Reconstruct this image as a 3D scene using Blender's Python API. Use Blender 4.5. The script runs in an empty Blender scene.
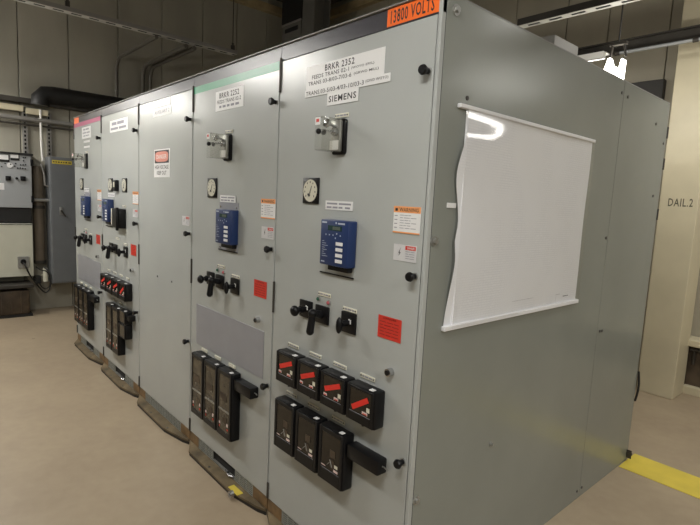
import bpy, bmesh, math, random
from mathutils import Vector, Matrix
random.seed(7)
S = bpy.context.scene
C = S.collection

# ------------------------------------------------------------------ camera, world, exposure
cam_d = bpy.data.cameras.new('camera')
cam = bpy.data.objects.new('camera', cam_d); C.objects.link(cam)
cam_d.sensor_width = 36; cam_d.lens = 502.23 / 700 * 36; cam_d.clip_start = 0.05
right = Vector((0.66171, 0.74816, 0.04890)); up = Vector((-0.12331, 0.04426, 0.99138)); fwd = Vector((-0.73955, 0.66204, -0.12154))
m = Matrix((right, up, -fwd)).transposed().to_4x4(); m.translation = Vector((1.0892, -1.3169, 1.6097))
cam.matrix_world = m
S.camera = cam
w = bpy.data.worlds.new('world'); S.world = w; w.use_nodes = True
w.node_tree.nodes['Background'].inputs[0].default_value = (0.9, 0.95, 1, 1)
w.node_tree.nodes['Background'].inputs[1].default_value = 0.0
S.view_settings.view_transform = 'Standard'; S.view_settings.look = 'None'
S.view_settings.gamma = 1; S.view_settings.use_curve_mapping = False
S.view_settings.exposure = 0.0
LAMP = (1.0, 0.98, 0.93)
# ceiling-hung fluorescent lights, two of them added fill: (x, y, z, length axis, watts)
TUBES = [(-5.78, -1.30, 2.80, 'x', 32, 76), (-3.0, -1.30, 2.80, 'x', 32, 76), (0.5, -1.30, 2.85, 'x', 26, 42),
         (2.9, -.7, 2.9, 'y', 72, 4), (1.95, 3.30, 2.86, 'y', 2, 24), (1.0, 2.9, 3.3, 'x', 36, 4)]   # ..., downward watts, tube glow; outer two here: unseen lamps added to brighten the right aisle

# ------------------------------------------------------------------ materials
def mat(name, col, rough=0.5, metal=0.0, spec=0.5, noise=0.0, nscale=8.0, emit=None, estr=0.0, coat=0.0, bump=0.0, bscale=60, stretch=(1, 1, 1), dark=None, alpha=None):
    M = bpy.data.materials.new(name); M.use_nodes = True
    nt = M.node_tree; b = nt.nodes['Principled BSDF']
    b.inputs['Base Color'].default_value = (*col, 1); b.inputs['Roughness'].default_value = rough
    b.inputs['Metallic'].default_value = metal; b.inputs['Specular IOR Level'].default_value = spec
    b.inputs['Coat Weight'].default_value = coat; b.inputs['Coat Roughness'].default_value = 0.08
    if emit: b.inputs['Emission Color'].default_value = (*emit, 1); b.inputs['Emission Strength'].default_value = estr
    if noise or bump:
        tc = nt.nodes.new('ShaderNodeTexCoord'); mp = nt.nodes.new('ShaderNodeMapping')
        mp.inputs['Scale'].default_value = stretch
        nt.links.new(tc.outputs['Object'], mp.inputs[0])
    if noise:
        n = nt.nodes.new('ShaderNodeTexNoise'); n.inputs['Scale'].default_value = nscale; n.inputs['Detail'].default_value = 6
        nt.links.new(mp.outputs[0], n.inputs['Vector'])
        r = nt.nodes.new('ShaderNodeValToRGB')
        d = dark or tuple(c * (1 - noise) for c in col)
        r.color_ramp.elements[0].color = (*d, 1); r.color_ramp.elements[0].position = 0.3
        r.color_ramp.elements[1].color = (*[min(1, c * (1 + noise * .5)) for c in col], 1); r.color_ramp.elements[1].position = 0.7
        nt.links.new(n.outputs['Fac'], r.inputs[0]); nt.links.new(r.outputs[0], b.inputs['Base Color'])
    if bump:
        n2 = nt.nodes.new('ShaderNodeTexNoise'); n2.inputs['Scale'].default_value = bscale; n2.inputs['Detail'].default_value = 3
        nt.links.new(mp.outputs[0], n2.inputs['Vector'])
        bp = nt.nodes.new('ShaderNodeBump'); bp.inputs['Strength'].default_value = bump; bp.inputs['Distance'].default_value = 0.01
        nt.links.new(n2.outputs['Fac'], bp.inputs['Height']); nt.links.new(bp.outputs[0], b.inputs['Normal'])
    return M

def clear_mat(name, tint=(1, 1, 1), gloss=0.06, rough=0.06, ior=1.45):
    M = bpy.data.materials.new(name); M.use_nodes = True; nt = M.node_tree; nt.nodes.clear()
    o = nt.nodes.new('ShaderNodeOutputMaterial'); t = nt.nodes.new('ShaderNodeBsdfTransparent'); g = nt.nodes.new('ShaderNodeBsdfGlossy')
    lw = nt.nodes.new('ShaderNodeLayerWeight'); lw.inputs['Blend'].default_value = .5
    pw = nt.nodes.new('ShaderNodeMath'); pw.operation = 'POWER'; pw.inputs[1].default_value = 4.5; nt.links.new(lw.outputs['Facing'], pw.inputs[0])
    f = nt.nodes.new('ShaderNodeMath'); f.operation = 'MULTIPLY_ADD'; f.inputs[1].default_value = .9; f.inputs[2].default_value = gloss; nt.links.new(pw.outputs[0], f.inputs[0]); mx = nt.nodes.new('ShaderNodeMixShader')
    t.inputs[0].default_value = (*tint, 1); g.inputs['Roughness'].default_value = rough
    nt.links.new(f.outputs[0], mx.inputs[0]); nt.links.new(t.outputs[0], mx.inputs[1]); nt.links.new(g.outputs[0], mx.inputs[2])
    nt.links.new(mx.outputs[0], o.inputs[0])
    return M

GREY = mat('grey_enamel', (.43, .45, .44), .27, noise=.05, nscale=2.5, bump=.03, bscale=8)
GREY_SHADED = mat('grey_enamel_shaded', (.255, .27, .245), .25, noise=.09, nscale=1.6, bump=.03, bscale=5)  # same enamel as the doors, darkened for the weaker light on the side
SEAM = mat('dark_gap', (.012, .012, .012), .8)
BODY = mat('cubicle_body', (.20, .20, .19), .5)
HEADER = mat('dark_header_band', (.05, .048, .058), .33, spec=.4)
LIP = mat('light_lip', (.22, .22, .21), .4)
GREEN = mat('green_tape', (.035, .30, .15), .35)
PINK = mat('magenta_tape', (.42, .06, .16), .45)
ORANGE = mat('orange_label', (.95, .16, .015), .45)
WHITE = mat('white_label', (.80, .80, .80), .35)
CREAM = mat('cream_nameplate', (.72, .70, .58), .4)
INK = mat('black_ink', (.02, .02, .025), .5)
GREYINK = mat('grey_ink', (.28, .28, .32), .6)
RED = mat('red_sticker', (.62, .035, .02), .45)
REDINK = mat('dark_red_ink', (.16, .01, .01), .5)
BLACK = mat('black_plastic', (.005, .005, .006), .36, spec=.28)
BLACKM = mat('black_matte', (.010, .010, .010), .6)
WINDOW = mat('relay_window', (.014, .010, .006), .12, spec=.6, noise=.5, nscale=9)
BEIGEW = mat('relay_interior', (.075, .06, .038), .25, noise=.5, nscale=14)
CHROME = mat('chrome', (.55, .55, .56), .22, metal=1)
STEEL = mat('galvanised_steel', (.40, .40, .38), .38, metal=.7, noise=.2, nscale=20)
BLUE = mat('blue_relay_case', (.010, .030, .115), .38)
DKBLUE = mat('relay_screen', (.02, .05, .05), .15)
PLATE = mat('bluish_grey_plate', (.30, .305, .335), .35, noise=.05)
BRASS = mat('brown_block', (.22, .135, .06), .6, noise=.5, nscale=14)
TRAY = mat('worn_brown_sill', (.155, .115, .062), .6, noise=.55, nscale=11, bump=.2, bscale=40)
VENT = mat('vent_grille_paint', (.26, .265, .235), .45)
YELLOW = mat('yellow_paint', (.72, .57, .08), .4, noise=.12, nscale=6)
PAPER = mat('white_paper', (.78, .78, .80), .55)
CLEAR = clear_mat('clear_plastic')
CLEAR2 = clear_mat('clear_shroud', (.965, .965, .95))
CABLE = mat('black_cable', (.012, .012, .012), .5)
WALLC = mat('cream_wall_panel', (.38, .36, .295), .55, noise=.26, nscale=1.3, stretch=(1, 1, .35))
WALLB = mat('beige_wall_panel', (.42, .385, .30), .55, noise=.2, nscale=1.2, stretch=(1, 1, .35))
COLM = mat('cream_column_paint', (.62, .56, .40), .45, noise=.10, nscale=3)
CEIL = mat('dark_ceiling', (.12, .10, .075), .8)
BEAM = mat('tan_beam', (.40, .31, .17), .6, noise=.2)
DARKST = mat('dark_steel', (.045, .04, .033), .5, noise=.3)
PIPE = mat('grey_conduit', (.30, .29, .27), .4, metal=.3)
LOCKER = mat('slate_locker', (.165, .175, .185), .4, noise=.06)
PANELG = mat('light_grey_panel', (.36, .375, .385), .4)
CREAMC = mat('cream_cabinet', (.60, .60, .50), .4, noise=.04)
BROWN = mat('brown_housing', (.085, .06, .038), .6, noise=.4, nscale=10)
GLOW = mat('lit_tube', (1, 1, 1), .5, emit=(1, .97, .9), estr=9)
TUBEM = {g: mat('aisle_tube', (1, 1, 1), .5, emit=(1, .97, .91), estr=g) for g in {t[5] for t in TUBES}}
REFL = mat('white_reflector', (.85, .85, .82), .35)

def floor_mat():
    M = mat('painted_concrete', (.42, .33, .23), .42, bump=.04, bscale=25); nt = M.node_tree; b = nt.nodes['Principled BSDF']
    tc = nt.nodes.new('ShaderNodeTexCoord')
    n = nt.nodes.new('ShaderNodeTexNoise'); n.inputs['Scale'].default_value = 1.4; n.inputs['Detail'].default_value = 9; n.inputs['Roughness'].default_value = .62
    n2 = nt.nodes.new('ShaderNodeTexNoise'); n2.inputs['Scale'].default_value = 14; n2.inputs['Detail'].default_value = 6
    a = nt.nodes.new('ShaderNodeMath'); a.operation = 'MULTIPLY_ADD'; a.inputs[1].default_value = .35
    r = nt.nodes.new('ShaderNodeValToRGB')
    r.color_ramp.elements[0].position = .35; r.color_ramp.elements[0].color = (.30, .232, .16, 1)
    r.color_ramp.elements[1].position = .95; r.color_ramp.elements[1].color = (.42, .34, .235, 1)
    v = nt.nodes.new('ShaderNodeTexVoronoi'); v.inputs['Scale'].default_value = 1.7
    st = nt.nodes.new('ShaderNodeMath'); st.operation = 'LESS_THAN'; st.inputs[1].default_value = .035
    mx = nt.nodes.new('ShaderNodeMixRGB'); mx.inputs[2].default_value = (.10, .07, .05, 1)
    mul = nt.nodes.new('ShaderNodeMath'); mul.operation = 'MULTIPLY'; mul.inputs[1].default_value = .55
    L = nt.links
    for x in (n, n2, v): L.new(tc.outputs['Object'], x.inputs['Vector'])
    L.new(n2.outputs['Fac'], a.inputs[0]); L.new(n.outputs['Fac'], a.inputs[2]); L.new(a.outputs[0], r.inputs[0])
    L.new(v.outputs['Distance'], st.inputs[0]); L.new(st.outputs[0], mul.inputs[0]); L.new(mul.outputs[0], mx.inputs[0])
    L.new(r.outputs[0], mx.inputs[1]); L.new(mx.outputs[0], b.inputs['Base Color'])
    return M
FLOOR = floor_mat()

def drawing_mat():
    M = mat('drawing_paper', (.62, .62, .64), .5); nt = M.node_tree; b = nt.nodes['Principled BSDF']; L = nt.links
    tc = nt.nodes.new('ShaderNodeTexCoord'); mp = nt.nodes.new('ShaderNodeMapping'); mp.inputs['Rotation'].default_value = (0, math.radians(90), 0)
    L.new(tc.outputs['Object'], mp.inputs[0])
    br = nt.nodes.new('ShaderNodeTexBrick'); br.inputs['Scale'].default_value = 26; br.inputs['Mortar Size'].default_value = .03
    br.inputs['Color1'].default_value = (.84, .85, .88, 1); br.inputs['Color2'].default_value = (.81, .82, .85, 1); br.inputs['Mortar'].default_value = (.75, .76, .80, 1)
    br.offset = .37; br.squash = 1.6
    sw = nt.nodes.new('ShaderNodeSeparateXYZ'); cb = nt.nodes.new('ShaderNodeCombineXYZ')
    L.new(tc.outputs['Object'], sw.inputs[0]); L.new(sw.outputs['Y'], cb.inputs['X']); L.new(sw.outputs['Z'], cb.inputs['Y'])
    L.new(cb.outputs[0], br.inputs['Vector'])
    n = nt.nodes.new('ShaderNodeTexNoise'); n.inputs['Scale'].default_value = 5; L.new(tc.outputs['Object'], n.inputs['Vector'])
    r = nt.nodes.new('ShaderNodeValToRGB'); r.color_ramp.elements[0].position = .42; r.color_ramp.elements[1].position = .6
    mx = nt.nodes.new('ShaderNodeMixRGB'); mx.inputs[1].default_value = (.82, .83, .86, 1)
    L.new(n.outputs['Fac'], r.inputs[0]); L.new(r.outputs[0], mx.inputs[0]); L.new(br.outputs['Color'], mx.inputs[2]); L.new(mx.outputs[0], b.inputs['Base Color'])
    return M
DRAW = drawing_mat()

# ------------------------------------------------------------------ mesh helpers
class MB:
    def __init__(s): s.bm = bmesh.new()
    def box(s, x0, x1, y0, y1, z0, z1, bev=0.0, seg=2):
        r = bmesh.ops.create_cube(s.bm, size=1)
        vs = r['verts']
        for v in vs:
            v.co = Vector((x0 + (v.co.x + .5) * (x1 - x0), y0 + (v.co.y + .5) * (y1 - y0), z0 + (v.co.z + .5) * (z1 - z0)))
        if bev:
            es = list({e for v in vs for e in v.link_edges})
            bmesh.ops.bevel(s.bm, geom=es, offset=bev, segments=seg, affect='EDGES', profile=.5)
        return s
    def cyl(s, a, b, r, r2=None, n=16):
        a = Vector(a); b = Vector(b); d = b - a
        k = bmesh.ops.create_cone(s.bm, cap_ends=True, segments=n, radius1=r, radius2=r if r2 is None else r2, depth=d.length)
        q = d.to_track_quat('Z', 'Y')
        for v in k['verts']: v.co = q @ v.co + (a + b) / 2
        return s
    def ball(s, c, r, sc=(1, 1, 1), n=14):
        k = bmesh.ops.create_uvsphere(s.bm, u_segments=n, v_segments=n // 2 + 1, radius=r)
        for v in k['verts']: v.co = Vector((v.co.x * sc[0], v.co.y * sc[1], v.co.z * sc[2])) + Vector(c)
        return s
    def tube(s, pts, r, n=10, closed=False):
        pts = [Vector(p) for p in pts]; rings = []
        nrm = None
        for i, p in enumerate(pts):
            t = (pts[min(i + 1, len(pts) - 1)] - pts[max(i - 1, 0)]).normalized()
            if nrm is None:
                nrm = t.orthogonal().normalized()
            nrm = (nrm - t * nrm.dot(t)).normalized(); bn = t.cross(nrm)
            rings.append([s.bm.verts.new(p + (nrm * math.cos(6.28318 * k / n) + bn * math.sin(6.28318 * k / n)) * r) for k in range(n)])
        for a, b in zip(rings, rings[1:]):
            for k in range(n): s.bm.faces.new((a[k], a[(k + 1) % n], b[(k + 1) % n], b[k]))
        s.bm.faces.new(rings[0][::-1]); s.bm.faces.new(rings[-1])
        return s
    def prism(s, poly, z0, z1, top=None):   # poly of (x, y), upward extrusion; top: per-point z
        lo = [s.bm.verts.new((x, y, z0)) for x, y in poly]
        hi = [s.bm.verts.new((x, y, z1 if top is None else top[i])) for i, (x, y) in enumerate(poly)]
        n = len(poly)
        s.bm.faces.new(lo[::-1]); s.bm.faces.new(hi)
        for i in range(n): s.bm.faces.new((lo[i], lo[(i + 1) % n], hi[(i + 1) % n], hi[i]))
        return s
    def prism_xz(s, poly, y0, y1):           # poly of (x, z) extruded in y
        lo = [s.bm.verts.new((x, y0, z)) for x, z in poly]; hi = [s.bm.verts.new((x, y1, z)) for x, z in poly]; n = len(poly)
        s.bm.faces.new(lo); s.bm.faces.new(hi[::-1])
        for i in range(n): s.bm.faces.new((lo[i], hi[i], hi[(i + 1) % n], lo[(i + 1) % n]))
        return s
    def build(s, name, material, parent=None, smooth=False, **props):
        bmesh.ops.recalc_face_normals(s.bm, faces=s.bm.faces)
        me = bpy.data.meshes.new(name); s.bm.to_mesh(me); s.bm.free()
        me.materials.append(material)
        if smooth:
            for p in me.polygons: p.use_smooth = True
            try: me.set_sharp_from_angle(angle=math.radians(40))
            except Exception: pass
        o = bpy.data.objects.new(name, me); C.objects.link(o)
        if parent: o.parent = parent
        for k, v in props.items(): o[k] = v
        return o

def tag(o, label, cat, group=None):
    o['label'] = label; o['category'] = cat
    if group: o['group'] = group
    return o
def empty(name, loc, label, cat, group=None):
    o = bpy.data.objects.new(name, None); C.objects.link(o); o.location = loc; o.empty_display_size = .1
    return tag(o, label, cat, group)
def struct(o): o['kind'] = 'structure'; return o

_text_cache = {}
def text_mesh(body):
    if body in _text_cache: return _text_cache[body]
    bold = body in ('DAIL.2', 'SIEMENS', '13800 VOLTS', 'BRKR 2352', 'BRKR 2252')
    cu = bpy.data.curves.new('lettering', 'FONT'); cu.body = body; cu.size = 1; cu.resolution_u = 2; cu.offset = .016 if bold else .009; cu.space_character = 1.14 if bold else 1.06
    o = bpy.data.objects.new('lettering', cu); C.objects.link(o)
    dg = bpy.context.evaluated_depsgraph_get(); me = bpy.data.meshes.new_from_object(o.evaluated_get(dg))
    vs = [v.co.copy() for v in me.vertices]; fs = [tuple(p.vertices) for p in me.polygons]
    bpy.data.objects.remove(o); bpy.data.curves.remove(cu); bpy.data.meshes.remove(me)
    _text_cache[body] = (vs, fs); return vs, fs

def lettering(lines, y, material, parent, axis='front', name='lettering'):
    """lines: (text, u0, u1, z0, z1); bars: ('=', u0, u1, z0, z1)"""
    bm = bmesh.new()
    for body, u0, u1, z0, z1 in lines:
        if body == '=':
            vs = [Vector((0, 0, 0)), Vector((1, 0, 0)), Vector((1, 1, 0)), Vector((0, 1, 0))]; fs = [(0, 1, 2, 3)]
        else: vs, fs = text_mesh(body)
        xs = [v.x for v in vs]; ys = [v.y for v in vs]; a, b, c, d = min(xs), max(xs), min(ys), max(ys)
        out = []
        for v in vs:
            u = u0 + (v.x - a) / (b - a) * (u1 - u0); z = z0 + (v.y - c) / (d - c) * (z1 - z0)
            out.append(bm.verts.new((u, y, z) if axis == 'front' else (y, u, z)))
        for f in fs:
            try: bm.faces.new([out[i] for i in f])
            except ValueError: pass
    me = bpy.data.meshes.new(name); bm.to_mesh(me); bm.free(); me.materials.append(material)
    o = bpy.data.objects.new(name, me); C.objects.link(o); o.parent = parent
    return o

def words(u0, u1, z0, z1, n=4, seed=0):
    """a row of short word-like bars"""
    rr = random.Random(seed); ws = [rr.uniform(.6, 1.6) for _ in range(n)]; gap = (u1 - u0) * .06
    k = (u1 - u0 - gap * (n - 1)) / sum(ws); x = u0; out = []
    for q in ws: out.append(('=', x, x + q * k, z0, z1)); x += q * k + gap
    return out

# ------------------------------------------------------------------ room shell
XL, YB, ZC = -6.42, 4.2, 4.85
struct(MB().box(-6.6, 4.6, -4.2, 4.4, -.1, 0).build('floor', FLOOR))
struct(MB().box(-6.6, 4.6, -4.2, 4.4, ZC, ZC + .1).build('ceiling', CEIL))
def panel_wall(name, axis, pos, back, seams, u0, u1, material, gap=.008):
    mbp = MB(); s = sorted([u0] + [q for q in seams if u0 < q < u1] + [u1])
    for a, b in zip(s, s[1:]):
        a2, b2 = a + gap / 2, b - gap / 2
        if axis == 'x': mbp.box(min(pos, back), max(pos, back), a2, b2, 0, ZC, .004, 1)
        else: mbp.box(a2, b2, min(pos, back), max(pos, back), 0, ZC, .004, 1)
    return struct(mbp.build(name, material))
panel_wall('wall_left', 'x', XL, XL - .06, [-4 + .0, -3.4, -2.8, -2.2, -1.6, -1.0, -.6, -.18, .37, .98, 1.577, 2.196, 2.763, 3.31], -4.1, 4.2, WALLC, .009)
panel_wall('wall_back', 'y', YB, YB + .06, [-5.9, -5.2, -4.5, -3.8, -3.1, -2.35, -1.72, -1.27, -.7, 0.3, 1.2, 2.1, 3.0, 3.9], -6.42, 4.5, WALLB, .008)
struct(MB().box(XL - .12, XL - .07, -4.1, 4.3, 0, ZC).build('trim_1', SEAM)); struct(MB().box(-6.5, 4.5, YB + .07, YB + .12, 0, ZC).build('trim_2', SEAM))
panel_wall('wall_right', 'x', 4.5, 4.56, [-2, -1, 0, 1, 2, 3], -4.1, 4.2, WALLC)
panel_wall('wall_front', 'y', -4.1, -4.16, [-5, -4, -3, -2, -1, 0, 1, 2, 3], -6.42, 4.5, WALLC)
struct(MB().box(XL, XL + .10, -4.1, YB, 4.60, 4.72, .004, 1).build('trim_3', BEAM))
struct(MB().box(XL, 4.5, YB - .10, YB, 4.60, 4.72, .004, 1).build('trim_4', BEAM))
tag(MB().box(.006, 3.2, 2.055, 2.33, .0005, .004).build('floor_stripe', YELLOW), 'bright yellow stripe painted across the floor from rear foot of cabinet', 'floor marking')

# ------------------------------------------------------------------ switchgear cubicles
W = 0.9215; TOP = 2.29; DEPTH = 2.209
def sticker(p, name, x0, x1, z0, z1, material, lines=(), ink=INK, y=-.001, extra=()):
    o = MB().box(x0, x1, y - .0012, y, z0, z1).build(name, material, p)
    if lines: lettering(lines, y - .0018, ink, o)
    for l, mm in extra: lettering(l, y - .0016, mm, o)
    return o
def nameplate(p, cx, cz, w=.082, h=.017):
    o = MB().box(cx - w / 2, cx + w / 2, -.004, 0, cz - h / 2, cz + h / 2, .001, 1).build('nameplate', CREAM, p)
    for sx in (-1, 1): MB().cyl((cx + sx * w * .42, -.006, cz), (cx + sx * w * .42, -.004, cz), .003, n=8).build('screw', INK, o)
    lettering(words(cx - w * .33, cx + w * .33, cz - .003, cz + .003, 3, int(cx * 1000)), -.0045, GREYINK, o)
    return o
def knob(p, x, z):
    o = MB().cyl((x, 0, z), (x, -.022, z), .010, n=14).cyl((x, -.020, z), (x, -.031, z), .014, .0175, 20).cyl((x, -.031, z), (x, -.038, z), .0175, .014, 20).build('door_knob', BLACK, p, True)
    MB().cyl((x, .0, z), (x, -.004, z), .013, n=16).build('collar', STEEL, o, True)
    return o
def keylock(p, x, z):
    o = MB().cyl((x, 0, z), (x, -.022, z), .015, n=20).build('key_lock', CHROME, p, True)
    MB().cyl((x, -.022, z), (x, -.026, z), .010, n=16).build('lock_core', BLACK, o, True)
    return o
def gauge(p, cx, cz, s=.055):
    o = MB().box(cx - s, cx + s, -.008, 0, cz - s, cz + s, .003).build('round_meter', BLACK, p, True)
    MB().cyl((cx, -.008, cz), (cx, -.010, cz), s * .86, n=36).build('dial', CREAM, o, True)
    L = []
    for k in range(9):
        a = math.radians(-40 + k * 32.5); L.append(('=', cx + math.cos(a) * s * .66 - .0025, cx + math.cos(a) * s * .66 + .0025, cz + math.sin(a) * s * .66 - .004, cz + math.sin(a) * s * .66 + .004))
    L += [('=', cx - .016, cx - .004, cz - .020, cz - .012)]
    lettering(L, -.0104, INK, o, name='scale_marks')
    MB().cyl((cx - .003, -.0115, cz - .018), (cx + .012, -.0115, cz + .02), .0012, n=6).cyl((cx - .004, -.010, cz - .02), (cx - .004, -.013, cz - .02), .005, n=10).build('needle', INK, o)
    MB().cyl((cx, -.008, cz), (cx, -.015, cz), s * .90, n=36).build('glass_cover', CLEAR, o, True)
    return o
def small_relay(p, cx, cz):
    o = MB().box(cx - .035, cx + .035, -.03, 0, cz - .045, cz + .045, .006).build('small_meter', BLACK, p, True)
    MB().box(cx - .017, cx + .017, -.0315, -.03, cz - .012, cz + .028).build('dial', CREAM, o)
    return o
def blue_relay(p, x0=-.515, x1=-.345, z0=1.35, z1=1.532, plate=GREY):
    pl = MB().box(x0 - .05, x1 - .006, -.003, 0, z0 - .043, z1 + .01 + (.027 if plate is PLATE else 0), .001, 1).build('mounting_plate', plate, p)
    for sx in ((x0 - .03, x1 - .025) if plate is PLATE else ()):
        for sz in (z0 - .03, z1 + .012): MB().cyl((sx, -.003, sz), (sx, -.006, sz), .006, n=10).build('screw', CHROME, pl)
    MB().box(x0 - .05, x1 - .006, -.006, -.003, z0 - .045, z0 - .040).build('lower_edge', SEAM, pl)
    o = MB().box(x0, x1, -.05, -.003, z0, z1, .005).build('digital_relay', BLUE, p, True)
    MB().box(x0 + .03, x1 - .015, -.03, -.004, z0 - .022, z0, .003).build('connector', BLACK, o)
    wd = x1 - x0; h = z1 - z0; f = -.0505
    MB().box(x0 + wd * .28, x0 + wd * .78, f - .0005, -.05, z0 + h * .77, z0 + h * .88).build('display', DKBLUE, o)
    MB().box(x0 + wd * .46, x0 + wd * .72, f - .0012, f - .0004, z0 + h * .79, z0 + h * .86).build('display_window', mat_lcd, o)
    L = [('=', x0 + wd * .06, x0 + wd * .24, z0 + h * .92, z0 + h * .955), ('=', x0 + wd * .55, x0 + wd * .60, z0 + h * .92, z0 + h * .96), ('=', x0 + wd * .64, x0 + wd * .88, z0 + h * .915, z0 + h * .95)]
    for k in range(5): L.append(('=', x0 + wd * (.2 + k * .13), x0 + wd * (.24 + k * .13), z0 + h * (.66 + (.035 if k == 3 else 0)), z0 + h * (.69 + (.035 if k == 3 else 0))))
    L.append(('=', x0 + wd * .55, x0 + wd * .59, z0 + h * .60, z0 + h * .63))
    lettering(L, f - .0004, GREYBLUE, o, name='arrow_marks'); L = []
    for k in range(8): L.append(('=', x0 + wd * .09, x0 + wd * (.13 + .17 * ((k * 7 % 5) / 5 + .2)), z0 + h * (.52 - k * .047), z0 + h * (.532 - k * .047)))
    L.append(('=', x0 + wd * .07, x0 + wd * .2, z0 + h * .06, z0 + h * .085))
    lettering(L, f - .0004, GREYBLUE, o, name='small_print')
    for k in range(4):
        MB().box(x0 + wd * .60, x0 + wd * .84, f - .003, f, z0 + h * (.46 - k * .125), z0 + h * (.535 - k * .125), .001, 1).build('key', WHITE, o)
    return o
mat_lcd = mat('lcd', (.10, .13, .11), .2)
GREYBLUE = mat('pale_print', (.45, .5, .6), .5)

def top_switch(p, cx=-.4725, z0=1.793, z1=1.925):
    o = MB().box(cx - .038, cx + .038, -.012, 0, z0 - .003, z1 + .003, .012, 3).build('interlock_switch', BLACK, p, True)
    MB().box(cx - .032, cx + .026, -.030, -.012, z0 + .008, z1 - .003, .006).build('metal_body', STEEL, o, True)
    MB().box(cx - .030, cx + .022, -.032, -.030, z0 + .014, z0 + .050).build('legend_strip', WHITE, o)
    MB().cyl((cx + .006, -.030, z1 - .05), (cx + .006, -.046, z1 - .05), .016, n=20).cyl((cx + .006, -.045, z1 - .05), (cx + .006, -.116, z1 - .055), .0055, n=10).build('spindle', CHROME, o, True)
    MB().ball((cx + .006, -.118, z1 - .058), .011).cyl((cx + .006, -.09, z1 - .058), (cx + .006, -.096, z1 - .058), .011, n=12).build('black_tip', BLACK, o, True)
    MB().cyl((cx + .002, -.03, z1 - .03), (cx + .002, -.085, z1 - .018), .006, n=10).cyl((cx + .002, -.07, z1 - .025), (cx + .002, -.08, z1 - .02), .017, n=14).build('bolt', CHROME, o, True)
    s = MB(); a, b, t = cx - .014, cx + .030, .0012
    s.box(a, a + t, -.120, -.012, z0 + .004, z1 - .003).box(b - t, b, -.120, -.012, z0 + .004, z1 - .003)
    s.box(a, b, -.120, -.012, z0 + .004, z0 + .004 + t).box(a, b, -.120, -.012, z1 - .003 - t, z1 - .003)
    s.build('clear_shroud', CLEAR2, o)
    MB().box(a + .002, b - .012, -.1215, -.120, z1 - .034, z1 - .006).build('front_tag', WHITE, o)
    lettering([('=', a + .008, b - .018, z1 - .024, z1 - .012)], -.122, RED, o, name='red_mark')
    return o
def plate_sq(p, cx, cz, w=.09, h=.078):
    return MB().box(cx - w / 2, cx + w / 2, -.010, 0, cz - h / 2, cz + h / 2, .004).build('selector_switch', BLACK, p, True)
def tick(o, cx, cz):
    lettering([('=', cx + .012, cx + .020, cz - .002, cz + .016), ('=', cx + .004, cx + .013, cz + .012, cz + .018)], -.0106, WHITE, o, name='pointer_mark')
def round_switch(p, cx, cz):
    o = plate_sq(p, cx, cz); tick(o, cx, cz)
    MB().cyl((cx, -.01, cz), (cx, -.05, cz), .012, n=14).cyl((cx, -.03, cz), (cx, -.036, cz), .018, n=18).ball((cx, -.066, cz - .002), .024, (1, .75, 1)).build('round_handle', BLACK, o, True)
def pistol_switch(p, cx, cz):
    o = plate_sq(p, cx, cz)
    MB().cyl((cx, -.01, cz), (cx, -.05, cz + .01), .017, .014, n=16).ball((cx, -.056, cz + .010), .02).cyl((cx, -.056, cz + .012), (cx, -.066, cz - .065), .014, .017, n=16).ball((cx, -.066, cz - .065), .017).build('pistol_grip', BLACK, o, True)
def oval_switch(p, cx, cz):
    o = plate_sq(p, cx, cz, .088, .084); tick(o, cx, cz)
    MB().cyl((cx, -.01, cz), (cx, -.045, cz), .013, n=14).ball((cx, -.055, cz - .004), .032, (.42, .42, 1.05)).build('oval_handle', BLACK, o, True)
    return o
def pilot(p, x, z, material):
    o = MB().cyl((x, 0, z), (x, -.006, z), .011, n=18).build('indicator_lamp', STEEL, p, True)
    MB().ball((x, -.007, z), .008, (1, .8, 1)).build('lens', material, o, True)
GRN = mat('green_lens', (.01, .09, .05), .3); PNK = mat('pink_lens', (.5, .12, .14), .3)
RIB = mat('red_ribbon', (.75, .03, .02), .4)

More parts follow.
